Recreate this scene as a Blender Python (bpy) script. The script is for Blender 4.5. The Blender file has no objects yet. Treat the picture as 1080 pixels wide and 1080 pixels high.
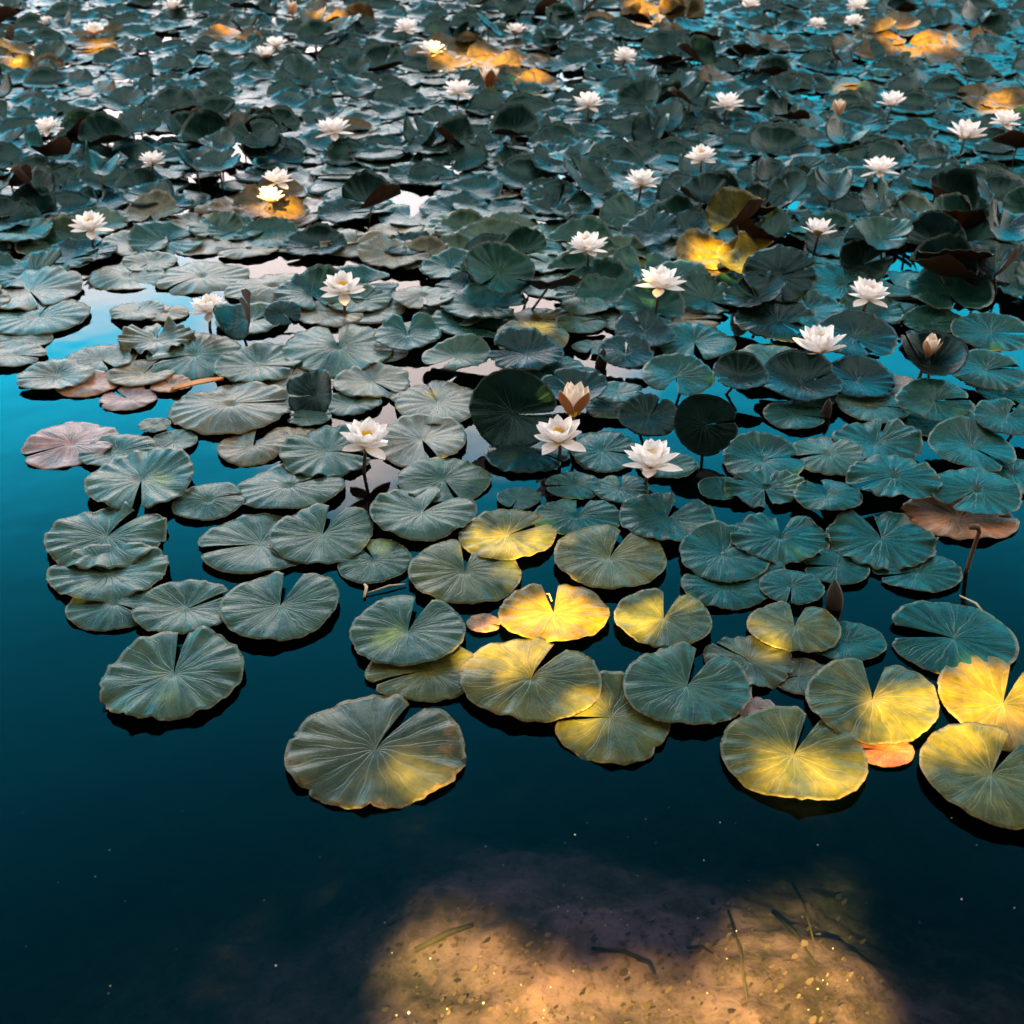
import bpy, math, random
import numpy as np
from mathutils import Vector, Matrix
R = math.radians
sc = bpy.context.scene
COL = sc.collection

# ------------------------------------------------------------------ camera
CAM_H, F = 1.35, 1350.0                     # metres; focal length in pixels of the 1080 px photograph
TH = math.atan(800.0 / F)                   # pitch below the horizon
cd = bpy.data.cameras.new('camera'); cam = bpy.data.objects.new('camera', cd); COL.objects.link(cam)
cam.location = (0, 0, CAM_H); cam.rotation_euler = (math.pi / 2 - TH, 0, 0)
cd.sensor_width = 36; cd.lens = 36 * F / 1080; cd.clip_start = 0.05; cd.clip_end = 2000
cd.dof.use_dof = True; cd.dof.focus_distance = 2.45; cd.dof.aperture_fstop = 7.0
sc.camera = cam

# ------------------------------------------------------------------ sky, sun, exposure
SUN_EL, SUN_AZ = R(42), R(196)              # the sun stands behind the camera, a little to the left
SUN = Vector((math.sin(SUN_AZ) * math.cos(SUN_EL), math.cos(SUN_AZ) * math.cos(SUN_EL), math.sin(SUN_EL)))
sd = bpy.data.lights.new('sun', 'SUN'); sun = bpy.data.objects.new('sun', sd); COL.objects.link(sun)
sd.energy = 5.0; sd.angle = R(0.5); sd.color = (1.0, 0.63, 0.13)
sun.rotation_euler = SUN.to_track_quat('Z', 'Y').to_euler(); sun.location = SUN * 30
w = bpy.data.worlds.new('World'); sc.world = w; w.use_nodes = True
nt = w.node_tree; N, L = nt.nodes, nt.links; N.clear()
def nd(tree, typ, **kw):
    n = tree.nodes.new(typ)
    for k, v in kw.items(): setattr(n, k, v)
    return n
def mth(tree, op, a, b=None, c=None, clamp=False):
    n = tree.nodes.new('ShaderNodeMath'); n.operation = op; n.use_clamp = clamp
    for i, v in enumerate((a, b, c)):
        if v is None: continue
        if isinstance(v, (int, float)): n.inputs[i].default_value = v
        else: tree.links.new(v, n.inputs[i])
    return n.outputs[0]
def smooth(tree, x, lo, hi, a=0.0, b=1.0):
    n = tree.nodes.new('ShaderNodeMapRange'); n.interpolation_type = 'SMOOTHSTEP'
    tree.links.new(x, n.inputs['Value'])
    for k, v in zip(('From Min', 'From Max', 'To Min', 'To Max'), (lo, hi, a, b)): n.inputs[k].default_value = v
    return n.outputs['Result']
def mixc(tree, f, a, b, blend='MIX'):
    n = tree.nodes.new('ShaderNodeMix'); n.data_type = 'RGBA'; n.blend_type = blend
    for s, v in ((n.inputs['Factor'], f), (n.inputs['A'], a), (n.inputs['B'], b)):
        if isinstance(v, (int, float)): s.default_value = v
        elif isinstance(v, tuple): s.default_value = v if len(v) == 4 else (*v, 1)
        else: tree.links.new(v, s)
    return n.outputs['Result']
sky = nd(nt, 'ShaderNodeTexSky', sky_type='NISHITA', sun_disc=False, sun_elevation=SUN_EL, sun_rotation=SUN_AZ)
sky.ozone_density = 3.0; sky.dust_density = 0.4
tc = nd(nt, 'ShaderNodeTexCoord'); sp = nd(nt, 'ShaderNodeSeparateXYZ'); L.new(tc.outputs['Generated'], sp.inputs[0])
teal = mixc(nt, 1.0, sky.outputs[0], (0.10, 2.15, 1.80), 'MULTIPLY')
nz = nd(nt, 'ShaderNodeTexNoise'); nz.inputs['Scale'].default_value = 3.2; nz.inputs['Detail'].default_value = 5
L.new(tc.outputs['Generated'], nz.inputs['Vector'])
def az_el(az, el): return (math.sin(R(az)) * math.cos(R(el)), math.cos(R(az)) * math.cos(R(el)), math.sin(R(el)))
def blob(az, el, lo, hi):
    d = nd(nt, 'ShaderNodeVectorMath', operation='DOT_PRODUCT'); d.inputs[1].default_value = az_el(az, el)
    L.new(tc.outputs['Generated'], d.inputs[0])
    x = mth(nt, 'ADD', d.outputs['Value'], mth(nt, 'MULTIPLY', mth(nt, 'SUBTRACT', nz.outputs[0], 0.5), 0.10))
    return smooth(nt, x, math.cos(R(hi)), math.cos(R(lo)))
cl = mth(nt, 'MAXIMUM', blob(-6, 16.5, 6, 13.5), blob(-14, 9, 8, 16))
wob = mth(nt, 'MULTIPLY', mth(nt, 'SUBTRACT', nz.outputs[0], 0.5), 0.30)
over = smooth(nt, mth(nt, 'ADD', sp.outputs['Z'], wob), 0.80, 0.93)
hl = mth(nt, 'SQRT', mth(nt, 'MAXIMUM', mth(nt, 'SUBTRACT', 1.0, mth(nt, 'MULTIPLY', sp.outputs['Z'], sp.outputs['Z'])), 0.001))
ca = mth(nt, 'ADD', mth(nt, 'DIVIDE', sp.outputs['Y'], hl), wob)
aside = smooth(nt, ca, 0.84, 0.60)                      # clear teal sky ahead, warm cloud added around and overhead to light the flowers
cl2 = mth(nt, 'MAXIMUM', over, aside)
gr = mth(nt, 'MULTIPLY', smooth(nt, sp.outputs['Z'], 0.37, 0.57, 1.0, 0.36), smooth(nt, sp.outputs['Z'], 0.55, 0.75, 1.0, 0.5))
gr = mth(nt, 'MULTIPLY', gr, smooth(nt, sp.outputs['Z'], 0.12, 0.38, 0.14, 1.0))
gr = mth(nt, 'MULTIPLY', gr, smooth(nt, sp.outputs['X'], -0.12, 0.30, 1.0, 0.55))
grv = nd(nt, 'ShaderNodeCombineColor'); [L.new(gr, grv.inputs[i]) for i in range(3)]
teal = mixc(nt, 1.0, teal, grv.outputs[0], 'MULTIPLY')
warm = mixc(nt, smooth(nt, sp.outputs['Y'], 0.15, -0.35), (4.1, 3.5, 3.2), (0.8, 0.8, 0.77))
c1 = mixc(nt, cl2, teal, warm)
c2 = mixc(nt, cl, c1, (6.8, 5.7, 5.5))
bg = nd(nt, 'ShaderNodeBackground'); bg.inputs['Strength'].default_value = 0.081; L.new(c2, bg.inputs['Color'])
wo = nd(nt, 'ShaderNodeOutputWorld'); L.new(bg.outputs[0], wo.inputs[0])
vs = sc.view_settings; vs.view_transform = 'Standard'; vs.look = 'None'; vs.gamma = 1.0; vs.exposure = 3.88
cy = sc.cycles; cy.use_denoising = True; cy.max_bounces = 8; cy.transparent_max_bounces = 12; cy.volume_bounces = 0
cy.sample_clamp_indirect = 6.0; cy.caustics_reflective = False; cy.caustics_refractive = False

# ------------------------------------------------------------------ projection helpers
FW = Vector((0, math.cos(TH), -math.sin(TH))); UP = Vector((0, math.sin(TH), math.cos(TH))); C0 = Vector((0, 0, CAM_H))
def at(px, py, z=0.0):
    d = FW + Vector((1, 0, 0)) * ((px - 540) / F) - UP * ((py - 540) / F)
    return C0 + d * ((z - CAM_H) / d.z)
def proj(p):
    q = Vector(p) - C0; z = q.dot(FW)
    return 540 + F * q.x / z, 540 - F * q.dot(UP) / z
def depth(p): return (Vector(p) - C0).dot(FW)

# ------------------------------------------------------------------ scene helpers
def link(name, me, mat=None, parent=None):
    o = bpy.data.objects.new(name, me); COL.objects.link(o)
    if mat is not None:
        for m in (mat if isinstance(mat, (list, tuple)) else [mat]): me.materials.append(m)
    if parent is not None: o.parent = parent
    return o
def mesh(name, v, f, smooth_=True, mi=None):
    me = bpy.data.meshes.new(name); me.from_pydata([tuple(map(float, p)) for p in v], [], f); me.update()
    if smooth_: me.polygons.foreach_set('use_smooth', [True] * len(me.polygons))
    if mi is not None: me.polygons.foreach_set('material_index', mi)
    return me
def attr(me, name, data):
    a = me.attributes.new(name, 'FLOAT_VECTOR', 'POINT'); a.data.foreach_set('vector', np.asarray(data, dtype=np.float32).ravel())
def tag(o, label=None, cat=None, group=None, kind=None):
    for k, v in (('label', label), ('category', cat), ('group', group), ('kind', kind)):
        if v: o[k] = v
    return o
def tube(pts, rad, n=8):
    """verts, faces of a closed tube through pts with one radius each"""
    pts = [Vector(p) for p in pts]; V, Fc = [], []
    for i, p in enumerate(pts):
        t = (pts[min(i + 1, len(pts) - 1)] - pts[max(i - 1, 0)]).normalized()
        u = t.cross(Vector((0.3, 1, 0.1)) if abs(t.z) > 0.7 else Vector((0, 0, 1))).normalized(); v = t.cross(u)
        for k in range(n):
            a = 2 * math.pi * k / n; V.append(p + (u * math.cos(a) + v * math.sin(a)) * rad[i])
    for i in range(len(pts) - 1):
        for k in range(n):
            a, b = i * n + k, i * n + (k + 1) % n; Fc.append((a, b, b + n, a + n))
    Fc.append(tuple(range(n))[::-1]); m = (len(pts) - 1) * n; Fc.append(tuple(range(m, m + n)))
    return V, Fc
def join(parts):
    V, Fc = [], []
    for v, f in parts:
        b = len(V); V += list(v); Fc += [tuple(i + b for i in q) for q in f]
    return V, Fc

# ------------------------------------------------------------------ materials
def newmat(name):
    m = bpy.data.materials.new(name); m.use_nodes = True; t = m.node_tree; t.nodes.clear()
    o = t.nodes.new('ShaderNodeOutputMaterial'); b = t.nodes.new('ShaderNodeBsdfPrincipled'); t.links.new(b.outputs[0], o.inputs[0])
    return m, t, b, o
def noise(t, vec, scale, detail=3, rough=0.55):
    n = t.nodes.new('ShaderNodeTexNoise'); n.inputs['Scale'].default_value = scale; n.inputs['Detail'].default_value = detail
    n.inputs['Roughness'].default_value = rough
    if vec is not None: t.links.new(vec, n.inputs['Vector'])
    return n.outputs[0]
def simple(name, col, rough=0.6, nscale=40, var=0.3, spec=0.4, bump=0.2, bdist=0.001):
    m, t, b, o = newmat(name); c = t.nodes.new('ShaderNodeTexCoord')
    nn = noise(t, c.outputs['Object'], nscale, 5)
    t.links.new(mixc(t, nn, tuple(x * (1 - var) for x in col), tuple(min(1, x * (1 + var)) for x in col)), b.inputs['Base Color'])
    b.inputs['Roughness'].default_value = rough; b.inputs['Specular IOR Level'].default_value = spec
    bp = t.nodes.new('ShaderNodeBump'); bp.inputs['Strength'].default_value = bump; bp.inputs['Distance'].default_value = bdist
    t.links.new(nn, bp.inputs['Height']); t.links.new(bp.outputs[0], b.inputs['Normal'])
    return m

def leaf_material(name, under):
    m, t, b, o = newmat(name)
    at_ = t.nodes.new('ShaderNodeAttribute'); at_.attribute_name = 'lp'
    oi = t.nodes.new('ShaderNodeObjectInfo'); geo = t.nodes.new('ShaderNodeNewGeometry')
    s = t.nodes.new('ShaderNodeSeparateXYZ'); t.links.new(at_.outputs['Vector'], s.inputs[0])
    x, y, sd_ = s.outputs
    r = mth(t, 'SQRT', mth(t, 'ADD', mth(t, 'MULTIPLY', x, x), mth(t, 'MULTIPLY', y, y)))
    a = mth(t, 'DIVIDE', mth(t, 'ARCTAN2', y, x), 2 * math.pi)
    wob = mth(t, 'MULTIPLY', mth(t, 'SUBTRACT', noise(t, at_.outputs['Vector'], 1.7, 1), 0.5), 1.5)
    def vein(K, width, rmin):
        q = mth(t, 'ADD', mth(t, 'MULTIPLY', a, K), wob)
        d = mth(t, 'MULTIPLY', mth(t, 'ABSOLUTE', mth(t, 'SUBTRACT', mth(t, 'FRACT', mth(t, 'ADD', q, 10)), 0.5)), 2 * math.pi / K)
        v = smooth(t, mth(t, 'MULTIPLY', d, r), 0.0, width, 1.0, 0.0)
        return mth(t, 'MULTIPLY', v, smooth(t, r, rmin, rmin + 0.3))
    v1 = vein(17, 0.016, -0.3); v2 = vein(34, 0.012, 0.35)
    fade = smooth(t, r, 0.2, 1.0, 1.0, 0.45)
    vn = mth(t, 'MULTIPLY', mth(t, 'MAXIMUM', v1, mth(t, 'MULTIPLY', v2, 0.6)), fade)
    rnd = mth(t, 'FRACT', mth(t, 'ADD', mth(t, 'MULTIPLY', oi.outputs['Random'], 7.3), mth(t, 'MULTIPLY', geo.outputs['Random Per Island'], 3.1)))
    cv = t.nodes.new('ShaderNodeCombineXYZ'); t.links.new(mth(t, 'ADD', mth(t, 'MULTIPLY', a, 26), mth(t, 'MULTIPLY', wob, 1.4)), cv.inputs[0]); t.links.new(mth(t, 'MULTIPLY', r, 2.2), cv.inputs[1])
    t.links.new(mth(t, 'ADD', sd_, mth(t, 'MULTIPLY', rnd, 20)), cv.inputs[2])
    cr = noise(t, cv.outputs[0], 1.0, 4)                       # radial crinkles
    va = t.nodes.new('ShaderNodeVectorMath'); va.operation = 'ADD'; t.links.new(at_.outputs['Vector'], va.inputs[0])
    cz = t.nodes.new('ShaderNodeCombineXYZ'); t.links.new(mth(t, 'MULTIPLY', rnd, 31), cz.inputs[2]); t.links.new(cz.outputs[0], va.inputs[1])
    n1 = noise(t, va.outputs[0], 2.3, 5, 0.6); n2 = noise(t, va.outputs[0], 14, 4, 0.65); n3 = noise(t, va.outputs[0], 55, 2)
    if under:
        base = mixc(t, n1, (0.014, 0.009, 0.005), (0.050, 0.020, 0.009))
        base = mixc(t, mth(t, 'MULTIPLY', vn, 0.5), base, (0.07, 0.04, 0.018))
        rough = 0.45
    else:
        oc = oi.outputs['Color']; lum = mth(t, 'MULTIPLY', oc, 1.0)
        tin = t.nodes.new('ShaderNodeAttribute'); tin.attribute_name = 'sun_age_tint'
        oc = mixc(t, tin.outputs['Fac'], oc, (.085, .042, .003))  # amber painted in for sun patches, and for a few aged leaves
        base = mixc(t, 1.0, oc, mixc(t, smooth(t, n1, .25, .75), (0.50, 0.60, 0.60), (1.6, 1.42, 1.25)), 'MULTIPLY')
        base = mixc(t, 1.0, base, mixc(t, rnd, (0.78, 0.86, 0.86), (1.2, 1.1, 1.08)), 'MULTIPLY')
        base = mixc(t, 1.0, base, mixc(t, smooth(t, cr, 0.3, 0.7), (0.74, 0.76, 0.76), (1.2, 1.18, 1.14)), 'MULTIPLY')
        base = mixc(t, mth(t, 'MULTIPLY', vn, mth(t, 'MINIMUM', mth(t, 'MULTIPLY', lum, 14.0), 0.42)), base, mixc(t, 1.0, base, (2.3, 2.1, 2.2), 'MULTIPLY'))
        # age: brown and ochre blotches from the margin inwards
        al = mth(t, 'SUBTRACT', oi.outputs['Alpha'], 0.5)      # 0.5 = sound leaf, 1 = very old
        ag = smooth(t, mth(t, 'ADD', mth(t, 'ADD', mth(t, 'MULTIPLY', r, 0.35), mth(t, 'MULTIPLY', n1, 0.9)), al), 1.00, 1.14)
        base = mixc(t, mth(t, 'MULTIPLY', ag, 0.75), base, mixc(t, n2, (0.08, 0.045, 0.02), (0.26, 0.14, 0.05)))
        rim = mth(t, 'MULTIPLY', smooth(t, r, 0.93, 1.0), smooth(t, n2, 0.35, 0.6))
        base = mixc(t, mth(t, 'MULTIPLY', rim, mth(t, 'MINIMUM', mth(t, 'MULTIPLY', lum, 18.0), 0.55)), base, (0.16, 0.115, 0.06))
        edge = mth(t, 'MULTIPLY', smooth(t, r, 0.965, 0.995), 0.5)  # rim highlight painted as a pale line along the margin
        base = mixc(t, mth(t, 'MULTIPLY', edge, mth(t, 'MULTIPLY', smooth(t, n2, 0.4, 0.65), mth(t, 'MINIMUM', mth(t, 'MULTIPLY', lum, 25.0), 1.0))), base, (0.17, 0.145, 0.10))
        spk = smooth(t, n3, 0.69, 0.75)
        base = mixc(t, mth(t, 'MULTIPLY', spk, 0.7), base, (0.03, 0.025, 0.015))
        rough = None
    t.links.new(base, b.inputs['Base Color'])
    if rough is None:
        t.links.new(smooth(t, n2, 0.3, 0.7, 0.24, 0.36), b.inputs['Roughness'])
    else: b.inputs['Roughness'].default_value = rough
    if not under: b.inputs['Specular Tint'].default_value = (.28, .88, .95, 1)
    b.inputs['Specular IOR Level'].default_value = 0.13 if not under else 0.1
    h = mth(t, 'ADD', mth(t, 'MULTIPLY', vn, 0.5), mth(t, 'ADD', mth(t, 'MULTIPLY', cr, mth(t, 'MULTIPLY', smooth(t, r, 0.05, 0.5), 0.8)), mth(t, 'MULTIPLY', n2, 0.38)))
    bp = t.nodes.new('ShaderNodeBump'); bp.inputs['Strength'].default_value = 0.6; bp.inputs['Distance'].default_value = 0.0024
    t.links.new(h, bp.inputs['Height']); t.links.new(bp.outputs[0], b.inputs['Normal'])
    return m
M_LEAF = leaf_material('lily_pad_top', False); M_UNDER = leaf_material('lily_pad_underside', True)
M_STALK = simple('stalk', (0.035, 0.022, 0.012), 0.5, 60)

def petal_material(name, tip, base):
    m, t, b, o = newmat(name); at_ = t.nodes.new('ShaderNodeAttribute'); at_.attribute_name = 'pv'
    s = t.nodes.new('ShaderNodeSeparateXYZ'); t.links.new(at_.outputs['Vector'], s.inputs[0])
    cv = t.nodes.new('ShaderNodeCombineXYZ'); t.links.new(mth(t, 'MULTIPLY', s.outputs[0], 9), cv.inputs[0]); t.links.new(mth(t, 'MULTIPLY', s.outputs[1], 1.2), cv.inputs[1])
    st = noise(t, cv.outputs[0], 1.5, 3)
    c = mixc(t, smooth(t, s.outputs[1], 0.0, 0.36), base, tip)
    c = mixc(t, 1.0, c, mixc(t, st, (0.93, 0.92, 0.91), (1.05, 1.05, 1.05)), 'MULTIPLY')
    t.links.new(c, b.inputs['Base Color']); b.inputs['Roughness'].default_value = 0.55; b.inputs['Specular IOR Level'].default_value = 0.25
    tr = t.nodes.new('ShaderNodeBsdfTranslucent'); t.links.new(c, tr.inputs['Color'])
    mx = t.nodes.new('ShaderNodeMixShader'); mx.inputs[0].default_value = 0.2
    t.links.new(b.outputs[0], mx.inputs[1]); t.links.new(tr.outputs[0], mx.inputs[2]); t.links.new(mx.outputs[0], o.inputs[0])
    bp = t.nodes.new('ShaderNodeBump'); bp.inputs['Strength'].default_value = 0.3; bp.inputs['Distance'].default_value = 0.0008
    t.links.new(st, bp.inputs['Height']); t.links.new(bp.outputs[0], b.inputs['Normal'])
    return m
M_PETAL = petal_material('petal_white', (0.95, 0.90, 0.88), (0.85, 0.74, 0.50))
M_BLUSH = petal_material('petal_blush', (0.88, 0.74, 0.62), (0.72, 0.45, 0.25))
M_SEPAL = petal_material('sepal_outside', (0.62, 0.33, 0.17), (0.50, 0.22, 0.09))
M_RUST = petal_material('sepal_rust', (0.30, 0.10, 0.035), (0.22, 0.08, 0.03))
M_STAMEN = simple('stamen_yellow', (0.85, 0.50, 0.02), 0.5, 300, 0.2)

# ------------------------------------------------------------------ water, bed, banks
def smoothstep(a, b, x):
    q = np.clip((x - a) / (b - a), 0, 1); return q * q * (3 - 2 * q)
rs = np.random.RandomState(4)
def fbm(x, y, f0, octv=4, seed=0):
    out = 0; r_ = np.random.RandomState(seed)
    for k in range(octv):
        a = r_.uniform(0, 6.28, 6); f = f0 * 2 ** k
        out = out + 0.5 ** k * (np.sin(f * x + a[0] + 1.7 * np.sin(f * .6 * y + a[1])) * np.sin(f * 1.1 * y + a[2] + 1.3 * np.sin(f * .7 * x + a[3])))
    return out
def bed_z(x, y):
    d = -0.095 - 0.36 * np.maximum(0, y - 1.24) - 0.34 * np.maximum(0, np.abs(x - 0.15) - 0.30) - 0.025 * fbm(x, y, 5, 2, 9)
    d = np.maximum(d, -1.3)
    bank = smoothstep(0.35, -0.55, y)
    far = smoothstep(23, 27, y) + smoothstep(17, 21, np.abs(x))
    z = d + 0.012 * fbm(x, y, 9, 4, 2) + 0.006 * fbm(x, y, 55, 2, 5)
    return z + np.clip(bank + far, 0, 1) * (0.35 - d)
def axis(lo, hi, fine_lo, fine_hi, step):
    fine = np.arange(fine_lo, fine_hi, step)
    a = fine_lo - np.geomspace(step, fine_lo - lo, 40)[::-1]; b = fine_hi - step + np.geomspace(step, hi - fine_hi, 40)
    return np.concatenate([a, fine, b])
xs = axis(-400, 400, -0.8, 1.1, 0.012); ys = axis(-400, 400, 0.9, 2.2, 0.012)
X, Y = np.meshgrid(xs, ys); Z = bed_z(X, Y)
nx, ny = len(xs), len(ys)
gi = np.arange(nx * ny).reshape(ny, nx)
fc = np.stack([gi[:-1, :-1], gi[:-1, 1:], gi[1:, 1:], gi[1:, :-1]], -1).reshape(-1, 4).tolist()
m, t, b, o = newmat('pond_bed'); c = t.nodes.new('ShaderNodeTexCoord'); geo = t.nodes.new('ShaderNodeNewGeometry')
sz = t.nodes.new('ShaderNodeSeparateXYZ'); t.links.new(geo.outputs['Position'], sz.inputs[0])
n1 = noise(t, geo.outputs['Position'], 9, 8, 0.7); n2 = noise(t, geo.outputs['Position'], 60, 6, 0.7); n3 = noise(t, geo.outputs['Position'], 3.0, 4)
mud = mixc(t, smooth(t, n1, 0.35, 0.65), (0.12, 0.066, 0.070), (0.43, 0.205, 0.29))
mud = mixc(t, mth(t, 'MULTIPLY', smooth(t, n2, 0.52, 0.68), 0.75), mud, (0.09, 0.05, 0.03))
mud = mixc(t, mth(t, 'MULTIPLY', smooth(t, n2, 0.40, 0.30), 0.5), mud, (0.52, 0.28, 0.37))
grass = mixc(t, n2, (0.03, 0.05, 0.012), (0.08, 0.10, 0.03))
t.links.new(mixc(t, smooth(t, sz.outputs[2], 0.02, 0.12), mud, grass), b.inputs['Base Color'])
b.inputs['Roughness'].default_value = 0.95; b.inputs['Specular IOR Level'].default_value = 0.1
bp = t.nodes.new('ShaderNodeBump'); bp.inputs['Strength'].default_value = 0.6; bp.inputs['Distance'].default_value = 0.008
t.links.new(n2, bp.inputs['Height']); t.links.new(bp.outputs[0], b.inputs['Normal'])
bed = link('ground', mesh('ground', np.stack([X, Y, Z], -1).reshape(-1, 3), fc), m); bed['kind'] = 'structure'

m, t, b, o = newmat('pond_water'); t.nodes.remove(b)
geo = t.nodes.new('ShaderNodeNewGeometry')
bp = t.nodes.new('ShaderNodeBump'); bp.inputs['Strength'].default_value = 0.10; bp.inputs['Distance'].default_value = 0.01
t.links.new(noise(t, geo.outputs['Position'], 5.0, 2), bp.inputs['Height'])
fr = t.nodes.new('ShaderNodeFresnel'); fr.inputs['IOR'].default_value = 1.333; t.links.new(bp.outputs[0], fr.inputs['Normal'])
gl = t.nodes.new('ShaderNodeBsdfGlossy'); gl.inputs['Roughness'].default_value = 0.03; t.links.new(bp.outputs[0], gl.inputs['Normal'])
tr = t.nodes.new('ShaderNodeBsdfTransparent'); tr.inputs['Color'].default_value = (0.90, 0.97, 0.97, 1)
mx = t.nodes.new('ShaderNodeMixShader'); t.links.new(fr.outputs[0], mx.inputs[0]); t.links.new(tr.outputs[0], mx.inputs[1]); t.links.new(gl.outputs[0], mx.inputs[2])
t.links.new(mx.outputs[0], o.inputs['Surface'])
va = t.nodes.new('ShaderNodeVolumeAbsorption'); va.inputs['Color'].default_value = (0.50, 0.60, 0.60, 1); va.inputs['Density'].default_value = 12
vsn = t.nodes.new('ShaderNodeVolumeScatter'); vsn.inputs['Color'].default_value = (0.10, 0.55, 0.62, 1); vsn.inputs['Density'].default_value = 0.10; vsn.inputs['Anisotropy'].default_value = 0.3
ad = t.nodes.new('ShaderNodeAddShader'); t.links.new(va.outputs[0], ad.inputs[0]); t.links.new(vsn.outputs[0], ad.inputs[1]); t.links.new(ad.outputs[0], o.inputs['Volume'])
x0, x1, y0, y1, zb = -19.5, 19.5, -0.25, 25.5, -2.2
wv = [(x0, y0, zb), (x1, y0, zb), (x1, y1, zb), (x0, y1, zb), (x0, y0, 0), (x1, y0, 0), (x1, y1, 0), (x0, y1, 0)]
wf = [(0, 3, 2, 1), (4, 5, 6, 7), (0, 1, 5, 4), (1, 2, 6, 5), (2, 3, 7, 6), (3, 0, 4, 7)]
water = link('water', mesh('water', wv, wf, False), m); water['kind'] = 'structure'

# ------------------------------------------------------------------ the two trees on the near bank that shade the pond
# gaps of their crowns: (pixel x, y, radii) of the sun patches they let through, and the height the patch lies on
GAPS = [(598, 652, 44, 30, 0.015), (556, 574, 40, 16, 0.015), (536, 600, 16, 16, .02), (588, 572, 14, 10, .02), (512, 668, 22, 18, 0.01), (526, 697, 48, 19, 0.012), (668, 660, 28, 22, 0.012), (812, 681, 34, 14, .015),
        (815, 690, 20, 7, 0.01), (852, 822, 66, 36, 0.012), (955, 755, 60, 33, 0.015), (1045, 738, 66, 44, 0.012), (1005, 784, 54, 24, 0.015), (932, 792, 26, 12, 0.0),
        (440, 822, 48, 20, 0.01), (616, 752, 30, 20, 0.008),
        (290, 222, 36, 12, 0.02), (505, 62, 60, 13, 0.04), (560, 80, 30, 8, 0.05), (690, 14, 34, 12, 0.05), (970, 44, 60, 14, 0.05), (895, 90, 24, 6, .04), (1055, 103, 26, 14, 0.08),
        (750, 262, 26, 16, 0.08), (782, 284, 20, 8, 0.05), (572, 345, 12, 12, .05), (825, 362, 14, 8, .03), (20, 66, 18, 9, .04), (105, 48, 20, 8, .04), (345, 22, 22, 7, .04), (245, 42, 14, 4, .03),
        (490, 1030, 80, 74, -0.13), (838, 1010, 72, 78, -0.14), (672, 1092, 272, 76, -0.11), (925, 885, 14, 10, -.2)]
def keep_mask(P_, grow):
    keep = np.ones(len(P_), bool)
    for gx, gy, a, b_, z in GAPS:
        if z > -.1: a, b_ = (a * .95, b_ * .95) if gy > 400 else (a * .75, b_ * .75)
        g = P_ - np.array(SUN)[None] * ((P_[:, 2:3] - z) / SUN.z)
        q = g - np.array(C0)[None]; dz = np.maximum(q @ np.array(FW), .2)
        px = 540 + F * q[:, 0] / dz; py = 540 - F * (q @ np.array(UP)) / dz; k = F / dz * grow
        keep &= ~((((px - gx) / (a + k)) ** 2 + ((py - gy) / (b_ + k * .6)) ** 2 < 1) & (g[:, 1] > .6))
    return keep
rnd = random.Random(11)
M_BARK = simple('bark', (0.10, 0.075, 0.05), 0.9, 12, 0.5, 0.1, 0.8, 0.02)
m, t, b, o = newmat('tree_leaves'); geo = t.nodes.new('ShaderNodeNewGeometry')
lc = mixc(t, geo.outputs['Random Per Island'], (0.035, 0.055, 0.012), (0.085, 0.10, 0.025)); t.links.new(lc, b.inputs['Base Color']); b.inputs['Roughness'].default_value = 0.5
M_TLEAF = m
crowns = {-1: ([], []), 1: ([], [])}
rc = np.random.RandomState(11); NL = 150000
G = np.stack([rc.uniform(-5.2, 5.2, NL), rc.uniform(0.2, 11.0, NL), np.zeros(NL)], -1)
HZ = 2.35 + 0.48 * np.maximum(0, G[:, 1] - 2.2) + 2.6 * np.clip((1.75 - G[:, 1]) / .35, 0, 1) + rc.uniform(0, .8, NL) + .25 * np.sin(G[:, 0] * 1.7) * np.sin(G[:, 1] * 1.3)
PP = G + np.array(SUN)[None] * (HZ / SUN.z)[:, None]; LS = rc.uniform(0.032, 0.056, NL)
km = keep_mask(PP, LS * 0.45); PP, LS = PP[km], LS[km]; NL = len(PP)
nn = np.array(SUN)[None] + rc.normal(0, .55, (NL, 3)); nn /= np.linalg.norm(nn, axis=1, keepdims=True)
uu = np.cross(nn, rc.normal(0, 1, (NL, 3))); uu /= np.linalg.norm(uu, axis=1, keepdims=True); vv = np.cross(nn, uu); LS = LS[:, None]
Q = np.stack([PP - uu * LS * 1.3, PP + vv * LS * .75 + nn * LS * .12, PP + uu * LS * 1.4, PP - vv * LS * .75 + nn * LS * .12], 1)
sd_ = np.where(PP[:, 0] + .4 * np.sin(PP[:, 1] * 2) < -1.9, -1, 1)
for side in (-1, 1):
    q = Q[sd_ == side]; crowns[side] = (q.reshape(-1, 3), np.arange(len(q) * 4).reshape(-1, 4).tolist())
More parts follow.
